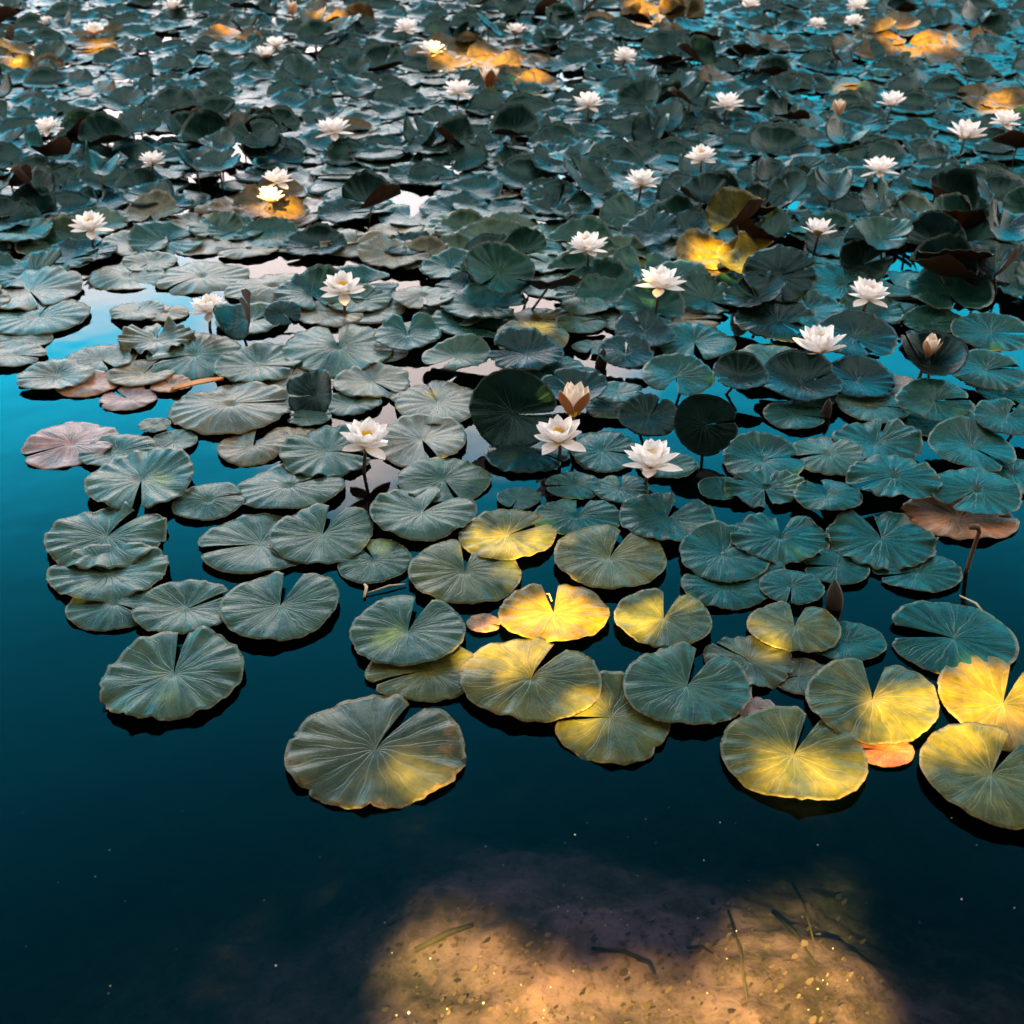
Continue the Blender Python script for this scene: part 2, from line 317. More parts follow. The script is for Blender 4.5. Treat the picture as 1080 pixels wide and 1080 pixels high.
def limb_tree(base, side, label):
    rt = bpy.data.objects.new('shade_tree', None); COL.objects.link(rt); rt.location = base; tag(rt, label, 'tree', 'shade trees on the near bank')
    parts = []; top = base + Vector((0, 0.3, 2.7))
    parts.append(tube([base - Vector((0, 0, .3)), base + Vector((.05, .05, .8)), base + Vector((0, .2, 1.8)), top], [.34, .26, .21, .16], 12))
    tr_ = link('trunk', mesh('trunk', *parts[0]), M_BARK, rt); tr_.matrix_parent_inverse = Matrix.Translation(-base)
    for k in range(7):
        e = Vector((side * rnd.uniform(1.0, 4.4) + (-2.2 if side > 0 else -1.2) + 0.3, 0, 0)); e.y = rnd.uniform(-3.2, 1.2); e.z = 4.3 + .45 * (e.y + 3.2)
        mid = top.lerp(e, .45) + Vector((0, 0, .35))
        lb = link('limb', mesh('limb', *tube([top - Vector((0, 0, .3 * (k % 3))), mid, e], [.10, .06, .015], 7)), M_BARK, rt); lb.matrix_parent_inverse = Matrix.Translation(-base)
    cr = link('crown', mesh('crown', *crowns[side], smooth_=False), M_TLEAF, rt); cr.matrix_parent_inverse = Matrix.Translation(-base)
limb_tree(Vector((-3.6, -3.6, 0.3)), -1, 'broad leafy tree on the near bank with the smaller crown')
limb_tree(Vector((2.2, -4.2, 0.3)), 1, 'broad leafy tree on the near bank with the wider crown')

# ------------------------------------------------------------------ lily pads
def pad_geo(seed, notch=14, cup=0.05, ruff=0.03, scal=0.02, bend=0.0, bend_az=0.0, lift=0.0, lift_az=0.0, NA=120, NR=11, yaw=0.0, stretch=1.0, th=0.012, torn=0.0, tip=None, und=0.045):
    """unit-radius floating leaf with a notch; +x of the leaf frame is the notch; returns verts, faces, material index, lp"""
    r_ = np.random.RandomState(seed); nh = R(notch)
    a = np.linspace(nh, 2 * math.pi - nh, NA); da = np.minimum(a - nh, 2 * math.pi - nh - a)
    ph = r_.uniform(0, 6.28, 12)
    out = 1 + 0.025 * np.sin(2 * a + ph[0]) + 0.018 * np.sin(3 * a + ph[1]) + 0.010 * np.sin(5 * a + ph[2])
    sc_ = 0.5 * np.sin(17 * a + ph[3] + 0.8 * np.sin(3 * a)) + 0.3 * np.sin(29 * a + ph[4]) + 0.35 * np.sin(43 * a + ph[5])
    env = 0.55 + 0.45 * np.sin(a * 1.5 + ph[6])
    out = out + scal * sc_ * env
    out = out * (1 - 0.08 * np.exp(-(da / 0.09) ** 2)) * (1 + 0.03 * np.exp(-((da - 0.35) / 0.3) ** 2))
    if tip is not None: out = out + 0.07 * np.exp(-(((a - tip + math.pi) % (2 * math.pi) - math.pi) / 0.06) ** 2)
    if torn:
        for _ in range(3): out = out - torn * np.exp(-((a - r_.uniform(.5, 5.8)) / r_.uniform(.03, .12)) ** 2)
    tt = np.linspace(0, 1, NR + 1)[1:] ** 0.85
    A, T = np.meshgrid(a, tt); O = np.broadcast_to(out, A.shape); rr = T * O
    x = rr * np.cos(A); y = rr * np.sin(A)
    e = np.clip((T - 0.45) / 0.55, 0, 1); e2 = np.clip((T - 0.75) / .25, 0, 1)
    z = cup * (T ** 1.6) - 0.03 * np.exp(-(T / .10) ** 2)
    vein = np.cos(17 * A + ph[7] * 0 + .6 * np.sin(2 * A + ph[8]))
    z = z + 0.007 * T * vein * (1 - .3 * T)
    z = z + ruff * e ** 1.5 * (0.55 * np.sin(6 * A + ph[9]) + 0.45 * np.sin(11 * A + ph[10] + np.sin(4 * A)) + .3 * np.sin(19 * A + ph[11]))
    z = z + und * (np.sin(2.0 * x + ph[1]) * np.sin(2.4 * y + ph[2]) + .5 * np.sin(3.7 * x + ph[5]) * np.sin(3.1 * y + ph[6]))
    z = z - 0.02 * e2
    xb = x * math.cos(bend_az) + y * math.sin(bend_az); yl = x * math.cos(lift_az) + y * math.sin(lift_az)
    z = z + bend * xb ** 2 + lift * np.clip(yl - 0.05, 0, 2) ** 2
    fold = 1.0 / (1 + 0.9 * (bend * xb) ** 2)
    dx = (fold - 1) * xb; x = x + dx * math.cos(bend_az); y = y + dx * math.sin(bend_az)
    lf = 1.0 / np.sqrt(1 + 1.2 * (lift * np.clip(yl - .05, 0, 2)) ** 2); dl = (lf - 1) * np.clip(yl - .05, 0, 2)
    x = x + dl * math.cos(lift_az); y = y + dl * math.sin(lift_az)
    top = np.concatenate([[[0, 0, -0.03]], np.stack([x, y, z], -1).reshape(-1, 3)])
    lp = np.concatenate([[[0, 0, 0]], np.stack([rr / np.maximum(O, 1e-3) * np.cos(A), rr / np.maximum(O, 1e-3) * np.sin(A), 0 * A], -1).reshape(-1, 3)])
    lp[:, 2] = (seed * 1.37) % 37
    n = len(top); bot = top - np.array([0, 0, th])
    V = np.concatenate([top, bot])
    lp = np.concatenate([lp, lp])
    c, s = math.cos(yaw), math.sin(yaw)
    V = np.stack([V[:, 0] * c - V[:, 1] * s, (V[:, 0] * s + V[:, 1] * c) * stretch, V[:, 2]], -1)
    Fc, mi = [], []
    def I(j, i): return 1 + j * NA + i
    for i in range(NA - 1):
        Fc.append((0, I(0, i), I(0, i + 1)))
    for j in range(NR - 1):
        for i in range(NA - 1): Fc.append((I(j, i), I(j + 1, i), I(j + 1, i + 1), I(j, i + 1)))
    nt_ = len(Fc); mi += [0] * nt_
    for q in Fc[:nt_]: Fc.append(tuple(k + n for k in q[::-1])); mi.append(1)
    loop = [0] + [I(j, 0) for j in range(NR)] + [I(NR - 1, i) for i in range(1, NA)] + [I(j, NA - 1) for j in range(NR - 2, -1, -1)]
    for k in range(len(loop)):
        p, q = loop[k], loop[(k + 1) % len(loop)]; Fc.append((p, p + n, q + n, q)); mi.append(0)
    return V, Fc, mi, lp
def pad_mesh(seed, **kw):
    V, Fc, mi, lp = pad_geo(seed, **kw)
    me = mesh('lily_pad', V, Fc, True, mi); attr(me, 'lp', lp); me.materials.append(M_LEAF); me.materials.append(M_UNDER)
    return me
TONES = {'pale': (.078, .078, .058, .5), 'grey': (.025, .046, .029, .5), 'teal': (.007, .031, .024, .5), 'dark': (.003, .009, .007, .46), 'olive': (.052, .053, .012, .5), 'gold': (.085, .060, .004, .53),  # olive and gold put sunlight into the leaf colour
         'orange': (.19, .095, .050, .62), 'pink': (.20, .115, .11, .55), 'rust': (.23, .080, .045, .66), 'tan': (.095, .072, .035, .64), 'old': (.036, .042, .022, .64)}
WORD = {'pale': 'pale grey', 'grey': 'grey-green', 'teal': 'teal-green', 'dark': 'dark', 'olive': 'olive-green', 'gold': 'golden-lit', 'orange': 'orange', 'pink': 'pinkish', 'rust': 'rust-red', 'tan': 'tan-edged', 'old': 'worn'}
def tilt_mat(deg, az):
    """tip a flat leaf so that its edge towards az (0 = away from the camera, 90 = to the right) rises"""
    d = Vector((math.sin(R(az)), math.cos(R(az)), 0)); ax = d.cross(Vector((0, 0, 1)))
    return Matrix.Rotation(R(deg), 3, ax)
pads = []                                            # (object, look words, label or None)
GROUP_PADS = 'lily pads on the pond'
def stalk(o, p, rad, seed, to=-0.06):
    q = random.Random(seed); dx, dy = q.uniform(-.05, .05), q.uniform(-.02, .08)
    b0 = p + Vector((0, 0, -0.008)); e = Vector((p.x + dx, p.y + dy, to)); md = b0.lerp(e, .5) + Vector((dx * .4, 0, 0))
    V, Fc = tube([b0, md, e], [rad, rad * 1.05, rad * 1.1], 7)
    s = link('stalk', mesh('stalk', V, Fc), M_STALK, o); s.matrix_parent_inverse = o.matrix_basis.inverted()
    return s
def place_pad(me, p, rad, rot, tone, look, label=None, seed=0):
    o = bpy.data.objects.new('lily_pad', me); COL.objects.link(o)
    o.matrix_basis = Matrix.Translation(p) @ rot.to_4x4() @ Matrix.Scale(rad, 4)
    o.color = TONES[tone]; tag(o, None, 'lily pad', GROUP_PADS)
    if p.z > 0.05: stalk(o, p, 0.0035, seed)
    pads.append([o, look, label]); return o

# (x, y, width, mouth of the notch x, y or None, level, options)
P = [
 (183,710,145,193,667,3,dict(scal=.05,ruff=.05,n=7,h=92,t='grey',k='scalloped grey-green')),
 (295,638,123,310,607,3,dict(n=17,h=72,t='grey')), (196,640,112,250,622,2,dict(n=10,h=56,t='grey',scal=.03)), (120,637,100,None,0,1,dict(n=8,h=50,t='grey')),
 (115,603,122,70,590,1.6,dict(scal=.04,n=8,h=60,t='grey',ruff=.05)), (112,565,128,146,539,3,dict(scal=.04,n=13,h=62,t='grey',ruff=.05)),
 (149,505,112,146,534,4.2,dict(n=8,h=60,t='grey',ruff=.05,lift=.12,laz=90)), (220,528,74,248,522,2,dict(n=5,h=38,t='grey')),
 (75,468,95,None,0,.2,dict(n=4,h=46,t='pink',scal=.03,k='pale pinkish',L='pale pinkish lily pad with crumpled left edge, outermost on the left')),
 (125,475,85,168,470,2,dict(n=5,h=33,t='grey')), (183,465,52,165,478,1,dict(n=6,t='grey')), (163,448,33,None,0,3,dict(n=3,t='grey',k='small oval')),
 (267,470,76,277,459,1,dict(n=28,h=37,t='tan',scal=.03)), (345,475,104,398,478,3,dict(n=8,h=50,t='grey',ruff=.05)),
 (305,513,117,340,500,2,dict(n=6,h=50,t='grey')), (275,572,128,None,0,1,dict(n=8,h=66,t='grey')), (340,563,110,356,537,2.4,dict(n=15,h=60,t='grey')),
 (395,591,80,382,577,1,dict(n=9,h=47,t='grey')), (445,539,115,474,519,3.4,dict(n=19,h=56,t='grey',ruff=.04)), (468,505,97,484,527,2,dict(n=6,h=46,t='grey')),
 (445,463,93,458,484,2,dict(n=14,h=53,t='grey',lift=.15,laz=0)), (490,603,122,494,573,2,dict(n=13,h=67,t='olive')), (535,563,102,572,552,3.2,dict(n=9,h=52,t='olive')),
 (608,545,96,614,527,2.6,dict(n=15,h=40,t='teal')), (643,587,122,660,560,3.2,dict(n=9,h=64,t='olive')), (547,525,46,None,0,1,dict(n=5,t='teal',k='small grey-green')),
 (430,665,125,447,633,3.2,dict(n=14,h=73,t='grey',torn=.04)), (450,707,128,None,0,1,dict(n=6,h=64,t='olive')), (560,715,151,588,682,3.4,dict(n=10,h=87,t='olive')),
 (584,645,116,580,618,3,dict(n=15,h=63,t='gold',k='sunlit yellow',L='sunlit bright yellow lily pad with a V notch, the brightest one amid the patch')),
 (510,657,36,None,0,.6,dict(n=4,t='orange',k='small orange',L='small orange lily pad half hidden between two larger grey-green pads')),
 (396,789,185,430,752,2,dict(n=10,h=118,t='old',torn=.07,scal=.035,ruff=.05,L='largest lily pad, tattered and brown-edged, floating alone nearest the open dark water')),
 (645,755,128,None,0,1,dict(n=6,h=92,t='olive',torn=.06,age=.68)), (725,722,135,742,692,3.2,dict(n=15,h=83,t='grey',scal=.03)),
 (700,652,101,708,627,3,dict(n=16,h=60,t='olive')), (838,660,96,842,633,3.4,dict(n=17,h=54,t='olive')),
 (790,697,92,None,0,.8,dict(n=6,t='old',torn=.10,ruff=.07)), (892,676,86,None,0,1,dict(n=5,h=42,t='teal')), (843,712,64,None,0,.3,dict(n=8,t='old',torn=.15,k='tattered sunken')),
 (920,737,137,922,702,3.4,dict(n=17,h=86,t='olive')), (837,795,150,856,760,2,dict(n=10,h=97,t='olive',tip=1)), (1006,672,133,943,665,2,dict(n=16,h=75,t='teal')),
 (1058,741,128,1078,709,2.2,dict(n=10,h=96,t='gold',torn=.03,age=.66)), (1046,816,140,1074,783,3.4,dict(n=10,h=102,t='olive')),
 (934,790,58,None,0,.3,dict(n=5,t='rust',k='red-orange',L='red-orange sunken lily pad peeping out beneath two yellow-lit pads')),
 (798,748,44,None,0,.2,dict(n=8,t='pink',torn=.2,k='purplish torn',L='purplish torn scrap of lily pad behind the pad with a pointed tip')),
 (703,545,100,720,528,3.2,dict(n=16,h=54,t='teal',ruff=.05)), (655,515,62,None,0,2,dict(n=8,t='teal')), (605,512,60,None,0,1.6,dict(n=5,t='teal')), (637,475,72,672,478,2,dict(n=7,h=44,t='teal')),
 (703,490,64,None,0,1,dict(n=6,t='teal')), (556,476,90,None,0,2.2,dict(n=4,h=43,t='dark')), (763,584,97,800,572,2.6,dict(n=5,h=57,t='teal',lift=.12,laz=0)),
 (765,618,92,None,0,1.4,dict(n=6,h=46,t='teal')), (823,567,105,826,543,3.6,dict(n=14,h=50,t='teal',ruff=.05)), (930,568,115,913,541,3.6,dict(n=12,h=57,t='teal',ruff=.06)),
 (968,602,90,None,0,1.4,dict(n=6,h=42,t='teal')), (790,597,72,None,0,2,dict(n=6,t='teal')), (883,597,68,None,0,2,dict(n=8,t='teal')), (835,618,67,None,0,3,dict(n=6,t='teal')),
 (873,522,70,858,505,3,dict(n=18,h=34,t='teal',z=.03)), (943,503,100,None,0,3.4,dict(n=8,h=41,t='teal',ruff=.06,z=.04)), (1030,518,93,None,0,3.2,dict(n=5,h=46,t='teal',z=.035)),
 (1012,545,120,None,0,.2,dict(n=4,h=42,t='orange',k='peach-coloured sunken',L='peach-coloured sunken lily pad lying beneath a teal pad by the bent dead stalk')),
 (1025,472,88,None,0,3.4,dict(n=8,h=44,t='teal',lift=.3,laz=0,z=.03)), (925,467,92,None,0,3.2,dict(n=6,h=42,t='teal',ruff=.06,lift=.2,laz=60)), (873,480,72,None,0,3,dict(n=8,h=44,t='grey',lift=.2,laz=90)),
 (805,486,86,None,0,3,dict(n=8,h=48,t='teal',lift=.35,laz=0)), (806,515,86,None,0,2.4,dict(n=8,h=32,t='teal',ruff=.10,lift=.2,laz=90)), (920,428,76,957,431,2,dict(n=5,h=33,t='grey')),
 (945,408,62,None,0,1,dict(n=5,t='orange',k='orange-tipped')), (838,437,66,None,0,2,dict(n=6,t='teal')), (858,418,52,None,0,2,dict(n=6,t='teal')), (985,422,80,None,0,2.5,dict(n=8,t='teal',z=.04,tilt=(8,0))),
 (1062,440,70,None,0,3,dict(n=8,t='teal',z=.05,tilt=(8,330))), (1000,445,90,None,0,1,dict(n=8,t='teal')), (1068,500,80,None,0,1.5,dict(n=8,t='teal')), (760,515,50,None,0,1.2,dict(n=8,t='teal')),
 # raised dark leaves in the middle
 (541,436,92,None,0,0,dict(n=3,t='dark',z=.055,cup=.15,lift=.3,laz=0,tilt=(36,0),h=60,k='upright dark',L='big dark upright lily pad standing behind the pale pad left of the paired flowers')),
 (605,412,70,None,0,0,dict(n=4,t='dark',z=.035,cup=.2,tilt=(8,20))), (684,440,62,None,0,0,dict(n=4,t='dark',z=.05,tilt=(22,0),cup=.12,h=46)), (744,448,66,None,0,0,dict(n=4,t='dark',z=.07,tilt=(56,8),cup=.12,lift=.2,laz=0,h=84,k='upright dark',L='dark round lily pad upright over blue water behind the lily right of the pair')),
 (780,398,60,None,0,0,dict(n=4,t='dark',z=.05,cup=.25,tilt=(12,0),lift=.2,laz=0)), (843,404,90,None,0,0,dict(n=4,t='dark',z=.03,cup=.15,tilt=(5,10),lift=.22,laz=0)), (714,396,78,706,415,3,dict(n=16,t='teal',z=.05,tilt=(5,0),lift=.18,laz=0)),
 (733,360,86,737,376,3,dict(n=12,t='teal',z=.02,tilt=(3,0))), (815,382,88,None,0,3,dict(n=7,t='grey',z=.03)), (555,372,80,None,0,0,dict(n=7,t='dark',z=.045,ruff=.06,tilt=(3,0),lift=.25,laz=0)),
 (572,392,92,None,0,2,dict(n=7,t='teal',z=.02)), (560,348,76,None,0,0,dict(n=4,t='old',z=.06,cup=-.25,tilt=(8,0))), (617,322,50,None,0,2,dict(n=7,t='grey',z=.03)), (612,340,52,None,0,1.5,dict(n=7,t='grey',z=.02)),
 (447,312,64,None,0,2,dict(n=7,t='grey',z=.03)), (482,375,72,None,0,2.5,dict(n=14,t='grey',z=.03,lift=.3,laz=30)), (462,424,88,None,0,2,dict(n=9,h=48,t='grey')), (440,416,60,None,0,1,dict(n=8,t='grey')),
 (615,397,48,None,0,2,dict(n=7,t='teal')), (652,414,56,None,0,2,dict(n=8,t='teal',z=.03)), (625,366,42,None,0,1,dict(n=7,t='grey',torn=.1)), (437,352,60,None,0,2,dict(n=14,t='grey')),
 (645,430,56,None,0,1.4,dict(n=8,t='grey')), (660,372,60,None,0,3,dict(n=7,t='dark',z=.04,tilt=(6,0),lift=.25,laz=10)), (680,350,66,None,0,3,dict(n=7,t='dark',z=.04,tilt=(6,0),lift=.25,laz=-20)), (820,338,90,None,0,2,dict(n=7,t='dark',z=.04,tilt=(7,350),lift=.22,laz=0)),
 (905,400,80,None,0,2,dict(n=7,t='dark',z=.03,tilt=(3,0),lift=.22,laz=0)), (900,355,90,None,0,2,dict(n=7,t='dark',z=.05,tilt=(6,20),lift=.22,laz=20)), (980,385,76,None,0,0,dict(n=5,t='dark',z=.06,bend=.35,baz=0,cup=.4,tilt=(14,0),k='folded dark',L='dark lily pad folded like a bowl around the small closed bud')),
 (1040,390,80,None,0,2.5,dict(n=8,t='teal',z=.04,tilt=(10,0))), (1045,350,80,None,0,2,dict(n=8,t='teal',z=.05,tilt=(10,0))), (985,338,70,None,0,2,dict(n=8,t='teal',z=.02)), (1060,415,60,None,0,1,dict(n=8,t='teal')),
 # left edge and middle left
 (40,333,104,None,0,2.4,dict(n=5,h=37,t='grey')), (20,357,66,None,0,1.4,dict(n=5,t='grey')), (14,374,64,None,0,2,dict(n=6,t='grey')), (30,305,110,None,0,3,dict(n=4,h=40,t='grey')), (145,328,58,None,0,2,dict(n=3,t='grey')), (175,330,48,None,0,1,dict(n=5,t='tan')),
 (164,356,82,None,0,1.5,dict(n=8,h=30,t='grey',ruff=.16,z=.02)), (59,395,77,None,0,3,dict(n=4,h=31,t='grey')), (92,405,64,None,0,.4,dict(n=4,t='orange',k='peach sunken',L='peach-coloured sunken lily pad half under the oval pad on the open left water')),
 (150,393,70,None,0,2,dict(n=6,t='tan')), (107,378,76,None,0,1.4,dict(n=8,t='old',torn=.08)), (205,374,96,None,0,2,dict(n=8,h=46,t='grey')), (243,428,130,305,421,3.4,dict(n=6,h=52,t='grey',scal=.03)),
 (180,405,44,None,0,1,dict(n=6,t='orange')), (135,420,60,None,0,.3,dict(n=10,t='pink',torn=.15,k='sunken pinkish')),
 (272,383,90,None,0,2.6,dict(n=6,h=41,t='grey',ruff=.05)), (357,367,118,352,350,3,dict(n=9,h=50,t='grey',ruff=.04)), (430,352,74,430,332,3.2,dict(n=16,t='teal',z=.03,lift=.3,laz=0)),
 (288,303,100,None,0,3,dict(n=5,h=28,t='grey')), (350,330,74,None,0,2,dict(n=6,t='grey')), (258,337,62,None,0,0,dict(n=5,t='teal',z=.05,bend=1.0,baz=0,tilt=(34,60),k='folded')), (298,330,40,None,0,1,dict(n=8,t='dark',tilt=(20,0),z=.03)),
 (331,416,60,None,0,0,dict(n=5,t='dark',z=.03,bend=.5,tilt=(38,20),k='raised dark')), (327,440,46,None,0,1,dict(n=6,t='grey')), (392,402,80,None,0,2,dict(n=6,h=36,t='grey')), (372,424,62,None,0,1.4,dict(n=6,t='grey')),
 (134,291,80,None,0,.8,dict(n=5,t='pale')), (158,276,58,None,0,1.4,dict(n=5,t='pale')), (213,292,96,None,0,.8,dict(n=4,t='pale')), (173,243,80,None,0,.6,dict(n=5,t='pale')), (205,236,78,None,0,1.4,dict(n=5,t='pale')), (214,259,60,None,0,.8,dict(n=6,t='pale')), (262,262,66,None,0,1.4,dict(n=6,t='pale')),
 (308,395,60,None,0,1,dict(n=6,t='grey')), (310,465,70,None,0,1,dict(n=6,t='tan')), (405,372,50,None,0,1,dict(n=6,t='grey')), (300,418,50,None,0,1.4,dict(n=6,t='grey')),
]
rnd = random.Random(5)
hand_xy = []
for i, (x, y, wd, mx_, my_, lev, op) in enumerate(P):
    if op['t'] == 'grey' and x < 480 and y < 470 and rnd.random() < .75: op['t'] = 'pale'  # waxy bloom, with the cloud's sheen put into a paler colour
    z = op.get('z', 0.0035 + lev * 0.0036)
    if lev < 0.5 and 'z' not in op: z = 0.0045 + .001 * lev
    p = at(x, y, z); rad = wd * depth(p) / (2 * F)
    if mx_ is not None:
        q = at(mx_, my_, z) - p; yaw = math.atan2(q.y, q.x)
    else: yaw = rnd.uniform(0, 6.28)
    st = 1.0
    if 'h' in op and 'tilt' not in op:
        d = (p - C0).normalized(); st = min(1.25, max(0.82, op['h'] / (wd * -d.z * 1.0)))
    baz = op.get('baz', yaw); laz = math.pi / 2 - R(op.get('laz', 0)) - yaw
    me = pad_mesh(100 + i, notch=op.get('n', 8) * .66, scal=op.get('scal', .016) * .7, ruff=op.get('ruff', .026) * rnd.uniform(.7, 1.3), cup=op.get('cup', rnd.uniform(.0, .04)), lift=op.get('lift', 0), lift_az=laz,
                  bend=op.get('bend', 0), bend_az=baz - yaw, torn=op.get('torn', rnd.choice([0, 0, .02, .045])), yaw=yaw, stretch=st, th=0.007, und=.05 if y < 560 else .03, NA=150 if wd > 80 else 110, NR=12 if wd > 80 else 9,
                  tip=(R(-95) - yaw) % (2 * math.pi) if op.get('tip') else None)
    tl = op.get('tilt', (rnd.uniform(.3, 1.6), rnd.uniform(0, 360)))
    look = op.get('k') or (('raised ' if op.get('z', 0) >= .05 else 'curled ' if op.get('ruff', 0) > .055 or op.get('lift', 0) > .15 else 'torn ' if op.get('torn') else 'flat ') + WORD[op['t']])
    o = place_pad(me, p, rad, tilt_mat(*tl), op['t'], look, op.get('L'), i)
    c_ = list(o.color); c_[3] += rnd.choice([-.05, 0, .02, .05, .09, .12]); o.color = c_
    if 'age' in op: c_ = list(o.color); c_[3] = op['age']; o.color = c_
    hand_xy.append((p.x, p.y, rad))

# (x, y of the flower's middle, width in pixels, kind, height of its base, label, short phrase for neighbours)
FL = [
 (385,462,62,'open',.064,'open white lily on a tall dark stalk above its own dark reflection','the tall-stalked lily by open water'),
 (590,458,60,'open',.045,'open white lily standing right in front of a half-closed blush one','the open lily of the pair'),
 (604,430,36,'half',.075,'half-closed blush lily with rust sepals behind an open white one',None),
 (687,484,62,'open',.050,'open white lily beside dark blue water, right of the pair','the lily right of the pair'),
 (865,364,56,'cup',.050,'cup-shaped white lily leaning over dark pads, stamens hidden','the cup-shaped lily'),
 (916,308,48,'open',.055,'open white lily with visible yellow centre, upper right of the cup-shaped one','the lily above the cup-shaped one'),
 (980,367,22,'bud',.075,'small peach bud poking out of a folded dark pad','the peach bud'),
 (697,296,50,'open',.060,'open white lily with a golden-lit pad just behind its right shoulder','the lily by the golden pad'),
 (620,257,48,'wide',.065,'wide white lily on a short stalk above dark round pads','the wide mid-pond lily'),
 (864,241,36,'cup',.060,'shallow cup lily hugging a dark pad, nearest behind the cup-shaped flower','the shallow lily over dark pads'),
 (362,302,48,'open',.050,'open white lily with pale pink cloud reflections behind it','the lily by the pink reflection'),
 (220,322,46,'wide',.025,'pale spread lily lying flat at the edge of the blue water','the flat lily by blue water'),
 (95,236,42,'open',.045,'round full white lily standing on a dark pad above the blue inlet','the lily above the blue inlet'),
 (293,187,38,'wide',.070,'upper flower of a stacked couple of white lilies beside yellow-lit pads','the stacked lily couple'),
 (284,206,30,'cup',.035,'lower flower of a stacked couple, half hidden by a rusty sepal',None),
 (677,189,38,'open',.060,'white lily directly beyond the wide mid-pond lily','the lily beyond the wide one'),
 (740,163,34,'open',.060,'white lily with one long petal drooping left, beyond the golden-lit pad','the lily with a drooping petal'),
 (929,175,40,'wide',.060,'spread white lily on flat pale teal pads, alone on the right side','the lone spread lily'),
 (1019,140,38,'cup',.055,'low bowl-shaped lily in front of a yellow-lit raised pad','the bowl-shaped lily'),
 (1061,125,32,'open',.060,'white lily just beside the bowl-shaped one, touching the right edge',None),
 (941,106,30,'cup',.060,'small cup lily in front of the largest golden patch','the lily before the golden patch'),
 (884,117,16,'bud',.060,'tiny white bud standing left of the small cup lily',None),
 (767,108,36,'open',.060,'white lily standing midway between two others in the far right half','the lily in the dark middle'),
 (621,107,38,'wide',.060,'spread white lily with an orange-brown pad behind it','the lily by the brown pad'),
 (484,94,38,'wide',.055,'white lily with a small closed one on its right',None),
 (516,88,22,'half',.050,'small half-closed lily right beside a spread white one',None),
 (455,52,30,'open',.060,'white lily touching the long golden-lit pads in the far half','the lily touching golden pads'),
 (428,28,28,'open',.060,'white lily on a visible thin stalk behind the one at the golden pads',None),
 (544,32,24,'cup',.060,'small cup lily behind the right end of the golden-lit pads',None),
 (659,58,28,'open',.060,'white lily on a thin stalk above a flat pale pad far back',None),
 (352,135,42,'wide',.055,'spread white lily between dark pads, beyond the stacked couple','the lily beyond the couple'),
 (528,126,24,'cup',.055,'white lily half hidden behind an upright dark pad',None),
 (160,167,34,'wide',.060,'flat star-like lily with a dark sepal, among the dark left pads','the star-like lily'),
 (50,131,32,'wide',.050,'spread pale lily near the left edge, above dark pads','the lily near the left edge'),
 (99,32,26,'cup',.060,'cup lily with yellow-lit pads just beneath it, far back left','the lily over yellow pads'),
 (49,22,17,'cup',.060,'tiny lily left of the cup lily with yellow-lit pads',None),
 (41,56,15,'cup',.060,'tiny lily below another tiny one near the left edge',None),
 (182,5,22,'cup',.060,'tiny yellowish lily cut by the far edge on the left',None),
 (291,45,28,'wide',.060,'spread lily of a far couple, the farther one',None),
 (279,57,26,'cup',.055,'spread lily of a far couple, the nearer one half behind a pad',None),
 (790,5,24,'cup',.060,'small lily at the far edge, alone left of a pair',None),
 (862,23,22,'wide',.060,'small lily at the far right, left one of a far pair',None),
 (905,5,26,'open',.060,'small lily at the far edge, behind a half-hidden one',None),
 (901,21,22,'open',.055,'small half-hidden lily with a brown upright pad in front of it',None),
 (308,12,14,'bud',.060,'tiny closed bud at the far edge between two left lilies',None),
]
# the crowded leaves behind: the nearest ones are things of their own, the far rest is one mat
OPEN = [(140, 300, 66, 24), (95, 340, 50, 22), (300, 280, 80, 12), (205, 318, 34, 9), (972, 290, 16, 8), (405, 305, 8, 10), (395, 340, 10, 9), (350, 350, 10, 8), (640, 345, 22, 12), (770, 330, 14, 5), (200, 262, 24, 9), (440, 213, 14, 7),
        (415, 197, 10, 6), (120, 118, 34, 6), (180, 40, 18, 5), (600, 82, 14, 6), (410, 283, 4, 5), (470, 200, 8, 9), (40, 440, 80, 60), (60, 350, 20, 10), (120, 340, 60, 25)]
RAISED = [(200, 165, 150, 46), (120, 200, 120, 34), (40, 230, 90, 28), (440, 175, 70, 28), (560, 160, 80, 40), (640, 235, 90, 60), (760, 240, 130, 60), (930, 250, 160, 50), (980, 160, 120, 34), (700, 110, 160, 50),
          (1000, 320, 110, 40), (850, 330, 90, 40), (580, 300, 70, 30), (300, 45, 90, 30), (900, 30, 60, 40), (20, 60, 60, 40), (560, 40, 80, 26), (690, 60, 80, 30)]
def inside(px, py, L_): return any(((px - a) / c) ** 2 + ((py - b_) / d) ** 2 < 1 for a, b_, c, d in L_)
cand = []
rnd = random.Random(21)
yy = 2.9
while yy < 9.6:
    step = 0.125 + 0.004 * (yy - 3); xx = -0.48 * yy - .5
    while xx < 0.48 * yy + .5:
        gx, gy = xx + rnd.uniform(-.06, .06), yy + rnd.uniform(-.06, .06); xx += step
        px, py = proj((gx, gy, 0.02))
        if py > 338 or not -60 < px < 1140 or py < -40: continue
        if any(((px - a) / (c + 12)) ** 2 + ((py - b_) / (d + 4)) ** 2 < 1 for a, b_, c, d in OPEN): continue
        if any((gx - a) ** 2 + (gy - b_) ** 2 < (r_ * .85) ** 2 for a, b_, r_ in hand_xy): continue
        cand.append((gx, gy, px, py))
    yy += step
VAR = {'flat': [], 'curl': [], 'up': []}
for k in range(12): VAR['flat'].append(dict(notch=rnd.uniform(4, 15), cup=rnd.uniform(.02, .10), ruff=rnd.uniform(.02, .05), scal=.016))
